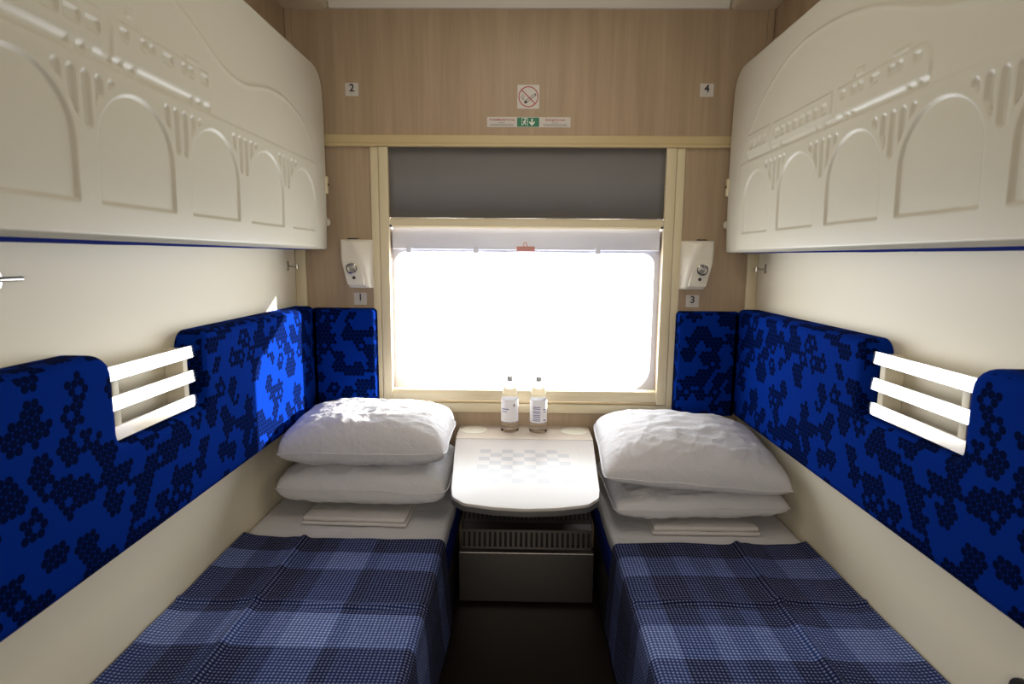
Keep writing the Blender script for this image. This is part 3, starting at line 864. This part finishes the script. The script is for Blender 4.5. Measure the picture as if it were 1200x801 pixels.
def linen(lab, x0, x1, y0, y1, z, rotz):
    e = thing(empty('folded_linen', ((x0 + x1) / 2, (y0 + y1) / 2, z)), lab, 'linen', 'folded linen under the pillows')
    for k, (nm, h, ins) in enumerate((('lower_fold', 0.013, 0.0), ('upper_fold', 0.015, 0.006))):
        bm = bmesh.new()
        hx, hy = (x1 - x0) / 2 - ins, (y1 - y0) / 2 - ins * 0.5
        zb = 0.0135 * k
        add_box(bm, (-hx, -hy, zb), (hx, hy, zb + h), 0.0055, 3)
        bmesh.ops.subdivide_edges(bm, edges=[q for q in bm.edges if q.calc_length() > 0.1], cuts=20, use_grid_fill=True)
        for v in bm.verts:
            v.co.z += 0.0016 * noise.noise((v.co.x * 12, v.co.y * 12, k + x0)) if v.co.z > 0.004 else 0
            v.co.y += 0.003 * noise.noise((v.co.x * 10, k, x0))
        from_bm(nm, bm, M['linen'], e, ang=60)
    e.rotation_euler.z = rotz
linen('folded white linen under the left pillow stack', -0.775, -0.40, 1.905, 2.26, 0.4775, rd(-1.5))
linen('folded white linen under the right pillow stack', 0.44, 0.81, 1.875, 2.22, 0.4775, rd(0.5))

# ------------------------------------------------------------------ folding table
tb = thing(empty('folding_table', (0.003, D, 0.672)), 'small cream folding table with a printed draughts board, fixed under the window', 'table')
leaf = [(-0.268, 2.217), (-0.226, 1.72), (-0.216, 1.655), (-0.178, 1.607), (-0.09, 1.582), (0.004, 1.573), (0.10, 1.583), (0.188, 1.609), (0.226, 1.657), (0.236, 1.72), (0.275, 2.217)]
leaf = round_poly(leaf, [0.008, 0.1, 0.05, 0.05, 0.2, 0.2, 0.2, 0.05, 0.05, 0.1, 0.008], 6)
rel(prism('table_leaf', leaf, 'z', 0.692, 0.700, M['table'], bev=0.002), tb)
c = Vector((0.004, 1.95))
rimp = [((x - c.x) * 0.988 + c.x, (y - c.y) * 0.985 + c.y) for x, y in leaf]
rel(prism('leaf_rim', [((x - c.x) * 1.004 + c.x, (y - c.y) * 1.003 + c.y - 0.0) for x, y in leaf], 'z', 0.676, 0.6918, M['table_rim'], bev=0.002), tb)
strip = round_poly(rect(-0.270, 2.2215, 0.277, D - 0.0005), [0.006, 0.006, 0.012, 0.012])
st = rel(prism('back_shelf', strip, 'z', 0.676, 0.700, M['table_strip'], bev=0.003), tb)
for x in (-0.205, 0.211):
    bm = bmesh.new()
    pr = [(0.050, 0.7000), (0.0545, 0.7000), (0.0545, 0.7016), (0.052, 0.7022), (0.0498, 0.7012), (0.0490, 0.7004), (0.0, 0.7004)]
    lathe(bm, pr, x, 2.335, 40)
    for v in bm.verts: v.co.y = 2.335 + (v.co.y - 2.335) * 1.0
    o = from_bm('cup_recess', bm, M['cup']); o.parent = st
for x in (-0.20, 0.206): rel(prism('support_bracket', [(D - 0.001, 0.6755), (2.03, 0.6755), (2.03, 0.655), (D - 0.05, 0.55), (D - 0.001, 0.52)], 'x', x - 0.008, x + 0.008, M['steel']), tb)

# ------------------------------------------------------------------ water bottles
def arc_patch(bm, r, cx, cy, a0, a1, z0, z1, n=12):
    lo = []; hi = []
    for k in range(n + 1):
        a = a0 + (a1 - a0) * k / n
        lo.append(bm.verts.new((cx + r * math.cos(a), cy + r * math.sin(a), z0))); hi.append(bm.verts.new((cx + r * math.cos(a), cy + r * math.sin(a), z1)))
    for k in range(n): bm.faces.new((lo[k], lo[k + 1], hi[k + 1], hi[k]))
def bottle(cx, cy, lab, prints):
    z = 0.7006
    e = thing(empty('water_bottle', (cx, cy, z)), lab, 'bottle', 'water bottles on the table')
    prof = [(0, 0.004), (0.020, 0.002), (0.030, 0.0), (0.0365, 0.004), (0.0385, 0.012), (0.0365, 0.022), (0.0345, 0.032), (0.0345, 0.040), (0.0348, 0.138), (0.0342, 0.150),
            (0.0325, 0.163), (0.0285, 0.178), (0.0225, 0.190), (0.0165, 0.199), (0.0128, 0.205), (0.0122, 0.211), (0.0, 0.211)]
    bm = bmesh.new(); lathe(bm, [(r, z + h) for r, h in prof], cx, cy, 40)
    rel(from_bm('bottle_body', bm, M['bottle'], ang=50), e)
    bm = bmesh.new(); lathe(bm, [(0.0, z + 0.2115), (0.0132, z + 0.2115), (0.0134, z + 0.229), (0.0125, z + 0.231), (0.0, z + 0.231)], cx, cy, 28)
    rel(from_bm('screw_cap', bm, M['cap'], ang=40), e)
    bm = bmesh.new(); arc_patch(bm, 0.03525, cx, cy, 0, 2 * PI, z + 0.043, z + 0.137, 48)
    lb = rel(from_bm('bottle_label', bm, M['label']), e)
    for mat, ps in prints:
        for a0, a1, z0, z1 in ps:
            bm = bmesh.new(); arc_patch(bm, 0.0354, cx, cy, -PI / 2 + math.radians(a0), -PI / 2 + math.radians(a1), z + z0, z + z1)
            o = from_bm('label_print', bm, mat); o.parent = lb
bottle(-0.057, 2.330, 'left of the two water bottles, its label nearly blank with a small dark drop',
       [(M['ink_blue'], [(-62, -5, 0.097, 0.101), (-62, -18, 0.087, 0.090), (-75, 75, 0.0435, 0.046)]), (M['ink'], [(27, 36, 0.110, 0.118), (29, 34, 0.118, 0.122)])])
bottle(0.061, 2.326, 'right of the two water bottles, its label printed with blue text',
       [(M['ink_blue'], [(-40, 12, z0, z0 + 0.0035) for z0 in (0.108, 0.101, 0.091, 0.084, 0.075, 0.068, 0.059, 0.052)] + [(32, 62, 0.097, 0.101), (34, 62, 0.087, 0.090), (-75, 75, 0.0435, 0.045)]), (M['ink'], [(36, 54, 0.052, 0.057)])])

# ------------------------------------------------------------------ heater cover under the table
ht = thing(empty('heater_cover', (0.005, 2.25, 0)), 'brushed steel heater cover with slotted grilles on the floor under the table', 'heater')
HX0, HX1, HY = -0.255, 0.290, 2.205
rel(prism('cover_panel', round_poly([(D - 0.002, 0.012), (HY, 0.012), (HY, 0.226), (HY + 0.012, 0.236), (D - 0.002, 0.236)], [0, 0.004, 0.008, 0.003, 0]), 'x', HX0, HX1, M['steel']), ht)
rel(box('kick_plinth', (HX0 + 0.01, HY + 0.03, 0.0), (HX1 - 0.01, D - 0.01, 0.0118), M['dark']), ht)
def grille(z0, z1, ya, yb, n):
    bm = bmesh.new()
    x0, x1 = HX0 + 0.008, HX1 - 0.010
    def P(x, t, d):   # t along height 0..1, d depth
        return (x, ya + (yb - ya) * t + d, z0 + (z1 - z0) * t)
    def bar(xa, xb, ta, tb_):
        t = bmesh.new(); vs = [t.verts.new(P(x, q, d)) for d in (0, 0.003) for x, q in ((xa, ta), (xb, ta), (xb, tb_), (xa, tb_))]
        for f in ((0, 1, 2, 3), (4, 5, 6, 7), (0, 1, 5, 4), (1, 2, 6, 5), (2, 3, 7, 6), (3, 0, 4, 7)): t.faces.new([vs[i] for i in f])
        merge(bm, t)
    bar(x0, x1, 0, 0.12); bar(x0, x1, 0.88, 1)
    w = (x1 - x0) / n
    for k in range(n + 1): bar(max(x0, x0 + k * w - w * 0.26), min(x1, x0 + k * w + w * 0.26), 0.12, 0.88)
    return rel(from_bm('slot_grille', bm, M['steel'], smooth=False), ht)
grille(0.238, 0.318, HY + 0.010, HY + 0.016, 25)
grille(0.335, 0.405, HY + 0.045, HY + 0.12, 29)
rel(prism('inner_housing', [(D - 0.003, 0.2365), (HY + 0.05, 0.2365), (HY + 0.05, 0.33), (HY + 0.14, 0.40), (D - 0.003, 0.40)], 'x', HX0 + 0.004, HX1 - 0.004, M['dark'], bev=0.0), ht)
rel(prism('top_lip', [(HY + 0.017, 0.319), (HY + 0.045, 0.333), (HY + 0.049, 0.331), (HY + 0.019, 0.316)], 'x', HX0 + 0.006, HX1 - 0.008, M['steel']), ht)

# ------------------------------------------------------------------ reading lamps
def lamp(side, cx, zc, lab):
    """side -1: left of window (slanted edge on the left), mirrored on the right"""
    e = thing(empty('reading_lamp', (cx, D, zc)), lab, 'lamp', 'wall reading lamps')
    rows = []
    bm = bmesh.new(); n = 26
    prof = []
    for i in range(n + 1):
        t = i / n; z = 0.098 - 0.196 * t
        xl = -0.065 + 0.004 * min(1, t / 0.45) + (0.029 * ((t - 0.45) / 0.55) if t > 0.45 else 0)
        xr = 0.066 - 0.002 * (1 - t)
        xm = -0.012 + 0.055 * t ** 0.8 + 0.012 * math.sin(PI * t)           # ridge swings from the top middle to the bottom outside
        dl = 0.036 + 0.010 * math.sin(PI * min(1, t * 1.1)); dr = 0.052 + 0.012 * math.sin(PI * t) - 0.010 * t
        dd = 0.014
        cap = min(1.0, min(t, 1 - t) / 0.05); cap = 0.72 + 0.28 * math.sqrt(max(0, 1 - (1 - cap) ** 2))
        pts = [(xl, 0.0), (xl, dl * 0.72), (xl + 0.004, dl * 0.93), (xl + 0.012, dl)]
        for k in range(1, 7): pts.append((xl + 0.012 + (xm - 0.004 - xl - 0.012) * k / 6, dl + (dr - dl) * (k / 6) ** 1.4))
        pts.append((xm + 0.006, dr - 0.002))
        for k in range(1, 6):
            q = k / 5; pts.append((xm + 0.006 + (xr - xm - 0.006) * q, (dr - 0.002) + (dd - dr + 0.002) * (q ** 1.3)))
        pts.append((xr, 0.0))
        rows.append([bm.verts.new((cx - side * x if side > 0 else cx + x, D - 0.0003 - d * cap, zc + z)) for x, d in pts])
    for A, B in zip(rows, rows[1:]):
        for k in range(len(A) - 1): bm.faces.new((A[k], A[k + 1], B[k + 1], B[k]))
        bm.faces.new((A[-1], A[0], B[0], B[-1]))
    bm.faces.new(rows[0]); bm.faces.new(rows[-1])
    rel(from_bm('lamp_body', bm, M['white_plastic'], ang=50), e)
    mx = lambda x: cx + (x if side < 0 else -x)
    # raised lower front plate
    pl = round_poly([(-0.052, 0.020), (0.016, 0.022), (0.032, -0.04), (0.040, -0.086), (-0.032, -0.086), (-0.050, -0.01)], [0.006, 0.01, 0.03, 0.006, 0.006, 0.03])
    bm = bmesh.new(); pts = [(mx(x), zc + z) for x, z in pl]
    cxp = sum(p[0] for p in pts) / len(pts); czp = sum(p[1] for p in pts) / len(pts)
    t = bmesh.new(); add_prism(t, pts, 'y', D - 0.040, D - 0.053, 0.003, 2)
    for v in t.verts: v.co.y -= 0.12 * max(0, ((v.co.x - cx) if side < 0 else (cx - v.co.x)) + 0.03)
    merge(bm, t); rel(from_bm('front_plate', bm, M['white_plastic'], ang=30), e)
    hx, hz = mx(-0.010), zc - 0.018
    hd = rel(cyl('lamp_head', (hx, D - 0.050, hz), (hx, D - 0.066, hz), 0.023, M['white_plastic'], n=32, r1=0.021, bev=0.002), e)
    r = bmesh.new(); lathe(r, [(0.0225, 0.0), (0.0225, 0.004), (0.019, 0.006), (0.017, 0.002), (0.0, -0.001)], 0, 0, 32)
    bmesh.ops.transform(r, matrix=Matrix.Translation((hx, D - 0.0662, hz)) @ Matrix.Rotation(PI / 2, 4, 'X'), verts=r.verts)
    o = from_bm('lens_ring', r, M['chrome']); o.parent = hd
    o = cyl('lens', (mx(-0.008), D - 0.0655, hz - 0.006), (mx(-0.008), D - 0.073, hz - 0.006), 0.0095, M['ink_grey'], n=20, r1=0.007); o.parent = hd
    rel(cyl('switch', (mx(-0.004), D - 0.050, zc - 0.056), (mx(-0.004), D - 0.060, zc - 0.056), 0.0065, M['dark'], n=16, bev=0.001), e)
    rel(box('top_vent', (min(mx(-0.036), mx(0.004)), D - 0.024, zc + 0.096), (max(mx(-0.036), mx(0.004)), D - 0.006, zc + 0.1035), M['dark'], bev=0.002), e)
lamp(-1, -0.689, 1.381, 'white plastic reading lamp on the wall left of the window')
lamp(1, 0.697, 1.386, 'white plastic reading lamp on the wall right of the window')

# ------------------------------------------------------------------ signs
def plate(ch, cx, cz, lab):
    o = prism('seat_number_plate', round_poly(rect(cx - 0.0265, cz - 0.025, cx + 0.0265, cz + 0.025), 0.003), 'y', D, D - 0.0015, M['sticker'])
    text_obj('numeral', ch, 0.040, (cx, D - 0.0018, cz + 0.005), M['ink'], o, 0.0010)
    cyl('braille_dot', (cx - 0.001, D - 0.0014, cz - 0.016), (cx - 0.001, D - 0.0022, cz - 0.016), 0.0018, M['ink_grey'], o, n=10)
    thing(o, lab, 'sign', 'place number plates')
plate('2', -0.695, 2.065, 'small white plate with the number 2, high on the wall near the left bunk')
plate('4', 0.706, 2.067, 'small white plate with the number 4, high on the wall near the right bunk')
plate('1', -0.685, 1.236, 'small white plate with the number 1, under the left reading lamp')
plate('3', 0.693, 1.239, 'small white plate with the number 3, under the right reading lamp')

def strip_poly(p, q, w):
    p, q = Vector(p), Vector(q); n = Vector((-(q - p).y, (q - p).x)).normalized() * w / 2
    return [tuple(p + n), tuple(q + n), tuple(q - n), tuple(p - n)]
def flat(name, polys, y, mat, parent, cen=(0, 0)):
    bm = bmesh.new()
    for pl in polys: add_prism(bm, [(cen[0] + a, cen[1] + b) for a, b in pl], 'y', y, y - 0.0004)
    return from_bm(name, bm, mat, parent, smooth=False)
nx, nz_ = 0.0055, 2.040
ns = prism('no_smoking_sign', round_poly(rect(nx - 0.0435, nz_ - 0.045, nx + 0.0435, nz_ + 0.045), 0.002), 'y', D, D - 0.0012, M['sticker'])
thing(ns, 'square no smoking sign with a red ring, above the window', 'sign')
flat('cigarette', [strip_poly((-0.012, -0.026), (0.030, 0.006), 0.0022), strip_poly((-0.016, -0.019), (0.026, 0.012), 0.0022), strip_poly((-0.016, -0.019), (-0.012, -0.026), 0.002), strip_poly((0.030, 0.006), (0.026, 0.012), 0.004), strip_poly((-0.014, -0.023), (-0.006, -0.017), 0.007)], D - 0.0013, M['ink'], ns, (nx, nz_))
flat('smoke', [strip_poly((-0.016, -0.014), (-0.022, -0.006), 0.0025), strip_poly((-0.022, -0.006), (-0.017, 0.0), 0.0025), strip_poly((-0.017, 0.0), (-0.024, 0.010), 0.0025), strip_poly((-0.022, -0.010), (-0.029, 0.0), 0.0022), strip_poly((-0.029, 0.0), (-0.025, 0.004), 0.0022)], D - 0.0013, M['ink_grey'], ns, (nx, nz_))
bm = bmesh.new()
ring_plate(bm, [(nx + 0.0395 * math.cos(2 * PI * k / 48), nz_ + 0.0395 * math.sin(2 * PI * k / 48)) for k in range(48)], [(nx + 0.0358 * math.cos(2 * PI * k / 48), nz_ + 0.0358 * math.sin(2 * PI * k / 48)) for k in range(48)], 'y', D - 0.0012, D - 0.0019)
add_prism(bm, [(nx + a, nz_ + b) for a, b in strip_poly((-0.0265, 0.0255), (0.0265, -0.0255), 0.0036)], 'y', D - 0.0012, D - 0.0020)
from_bm('prohibition_ring', bm, M['red'], ns, smooth=False)

ez = 1.944
ex = prism('exit_sign', round_poly(rect(-0.158, ez - 0.0195, 0.174, ez + 0.0195), 0.002), 'y', D, D - 0.0012, M['sticker'])
thing(ex, 'long white emergency exit strip with a green running man panel, above the window', 'sign')
prism('green_panel', round_poly(rect(-0.038, ez - 0.0175, 0.0495, ez + 0.0175), 0.002), 'y', D - 0.0012, D - 0.0018, M['green'], ex)
cxm, czm = -0.009, ez
flat('doorway', [strip_poly((0.010 - 0.022, 0.0155), (0.010 - 0.022, -0.0155), 0.0018), strip_poly((0.011, 0.0155), (0.011, -0.0155), 0.0018), strip_poly((-0.0125, 0.0150), (0.0118, 0.0150), 0.0018)], D - 0.0018, M['sticker_white'], ex, (cxm + 0.002, czm))
hd = [(0.003 + 0.0032 * math.cos(2 * PI * k / 12), 0.0102 + 0.0032 * math.sin(2 * PI * k / 12)) for k in range(12)]
flat('running_man', [hd, strip_poly((0.001, 0.006), (-0.002, -0.003), 0.0055), strip_poly((-0.002, -0.003), (0.005, -0.006), 0.003), strip_poly((0.005, -0.006), (0.004, -0.013), 0.0026), strip_poly((-0.002, -0.003), (-0.006, -0.009), 0.003), strip_poly((-0.006, -0.009), (-0.012, -0.010), 0.0026), strip_poly((0.001, 0.005), (0.007, 0.001), 0.0022), strip_poly((0.000, 0.005), (-0.007, 0.002), 0.0022)], D - 0.0018, M['sticker_white'], ex, (cxm + 0.001, czm))
flat('arrow', [strip_poly((0, 0.0135), (0, -0.006), 0.0055), [(0, -0.0145), (0.0115, -0.001), (0.0105, 0.0035), (0, -0.007)], [(0, -0.0145), (0, -0.007), (-0.0105, 0.0035), (-0.0115, -0.001)]], D - 0.0018, M['sticker_white'], ex, (0.021, czm))
text_obj('lettering', 'Аварийный выход', 0.0125, (-0.099, D - 0.0014, ez + 0.009), M['red'], ex, 0.0001, sx=0.92)
text_obj('lettering', 'Emergency exit', 0.0125, (0.113, D - 0.0014, ez + 0.009), M['red'], ex, 0.0001)
for x in (-0.099, 0.113):
    flat('small_print', [strip_poly((-0.012, -0.0025), (0.012, -0.0025), 0.0018), strip_poly((-0.048, -0.0085), (0.048, -0.0085), 0.002), strip_poly((-0.046, -0.0135), (0.047, -0.0135), 0.002)], D - 0.0012, M['ink_grey'], ex, (x, ez))

# ------------------------------------------------------------------ hooks and small fittings on the side walls
def hook(side, y, z, lab):
    e = thing(empty('coat_hook', (side * XW, y, z)), lab, 'hook', 'steel hooks by the window')
    x0, x1 = sorted((side * XW, side * (XW - 0.003)))
    rel(box('hook_plate', (x0, y - 0.009, z - 0.016), (x1, y + 0.009, z + 0.020), M['chrome'], bev=0.001), e)
    bm = bmesh.new()
    add_cyl(bm, (side * (XW - 0.002), y, z), (side * (XW - 0.040), y, z), 0.0042, n=14)
    add_cyl(bm, (side * (XW - 0.038), y, z - 0.010), (side * (XW - 0.038), y, z + 0.008), 0.0048, n=14)
    rel(from_bm('hook_pin', bm, M['chrome']), e)
hook(-1, 2.325, 1.369, 'small steel hook on the left wall below the folded bunk')
hook(1, 2.325, 1.373, 'small steel hook on the right wall below the folded bunk')

e = thing(empty('wall_latch', (-XW, 1.0, 1.365)), 'chrome latch with a round base at the left wall, near the picture edge', 'latch')
rel(cyl('round_base', (-XW, 0.995, 1.365), (-0.930, 0.995, 1.365), 0.024, M['chrome'], bev=0.004, n=32), e)
bm = bmesh.new(); t = bmesh.new(); add_box(t, (-0.9295, 0.945, 1.3605), (-0.915, 1.046, 1.3695), 0.004, 3); merge(bm, t)
rel(from_bm('latch_lever', bm, M['chrome']), e)
e = thing(empty('belt_fastener', (XW, 1.03, 0.61)), 'dark round fastener low on the right wall, cut by the picture corner', 'fastener')
rel(cyl('round_base', (XW, 1.005, 0.600), (0.935, 1.005, 0.600), 0.030, M['dark'], bev=0.004, n=32), e)
rel(cyl('button', (0.9349, 1.005, 0.600), (0.926, 1.005, 0.600), 0.017, M['chrome'], bev=0.003, n=28), e)

# ------------------------------------------------------------------ light
w = bpy.data.worlds.new('overcast_glare'); SC.world = w; w.use_nodes = True
bg = w.node_tree.nodes['Background']; bg.inputs[0].default_value = (0.97, 0.98, 1.0, 1); bg.inputs[1].default_value = 9.4
sun = bpy.data.lights.new('sun', 'SUN'); sun.energy = 22.0; sun.angle = rd(0.6); sun.color = (1.0, 0.95, 0.87)
so = bpy.data.objects.new('sun', sun); COL.objects.link(so)
so.rotation_euler = Vector((-1.0, -0.50, -0.28)).to_track_quat('-Z', 'Y').to_euler()
pt = bpy.data.lights.new('window_portal', 'AREA'); pt.shape = 'RECTANGLE'; pt.size = 1.2; pt.size_y = 0.75; pt.cycles.is_portal = True
po = bpy.data.objects.new('window_portal', pt); COL.objects.link(po); po.location = (0, D + 0.14, 1.14); po.rotation_euler = (-PI / 2, 0, 0)
cl = bpy.data.lights.new('corridor_fill', 'AREA'); cl.shape = 'RECTANGLE'; cl.size = 1.5; cl.size_y = 0.9; cl.energy = 36.0; cl.color = (1.0, 0.94, 0.84)  # added fill behind the camera, standing in for corridor daylight
co_ = bpy.data.objects.new('corridor_fill', cl); COL.objects.link(co_); co_.location = (0, -1.27, 1.45); co_.rotation_euler = (PI / 2, 0, 0)

al = bpy.data.lights.new('ceiling_fill', 'AREA'); al.shape = 'RECTANGLE'; al.size = 0.3; al.size_y = 0.9; al.energy = 4.5; al.color = (1.0, 0.90, 0.74)  # added overhead fill to even out the room, no lamp modelled here
ao = bpy.data.objects.new('ceiling_fill', al); COL.objects.link(ao); ao.location = (0, 1.45, ZC + 0.035)

# ------------------------------------------------------------------ camera
R = [[0.9998140797507622, 0.01059802924535808, -0.01610862217109026], [0.017462120751371452, -0.14333490783417402, 0.9895201759110489], [0.008178035888948415, -0.9896174947788077, -0.143493323038794]]
cam = bpy.data.cameras.new('camera'); cam.sensor_width = 36.0; cam.sensor_fit = 'HORIZONTAL'; cam.lens = 680 * 36.0 / 1200; cam.clip_start = 0.02
cam.dof.use_dof = True; cam.dof.focus_distance = 2.1; cam.dof.aperture_fstop = 4.0
cob = bpy.data.objects.new('camera', cam); COL.objects.link(cob)
cob.matrix_world = Matrix(((R[0][0], -R[0][1], -R[0][2], -0.012), (R[1][0], -R[1][1], -R[1][2], 0.0), (R[2][0], -R[2][1], -R[2][2], 1.41), (0, 0, 0, 1)))
SC.camera = cob
SC.view_settings.view_transform = 'Standard'; SC.view_settings.look = 'None'; SC.view_settings.gamma = 1.0
SC.view_settings.exposure = 0.0; SC.view_settings.use_curve_mapping = False
SC.cycles.use_denoising = True
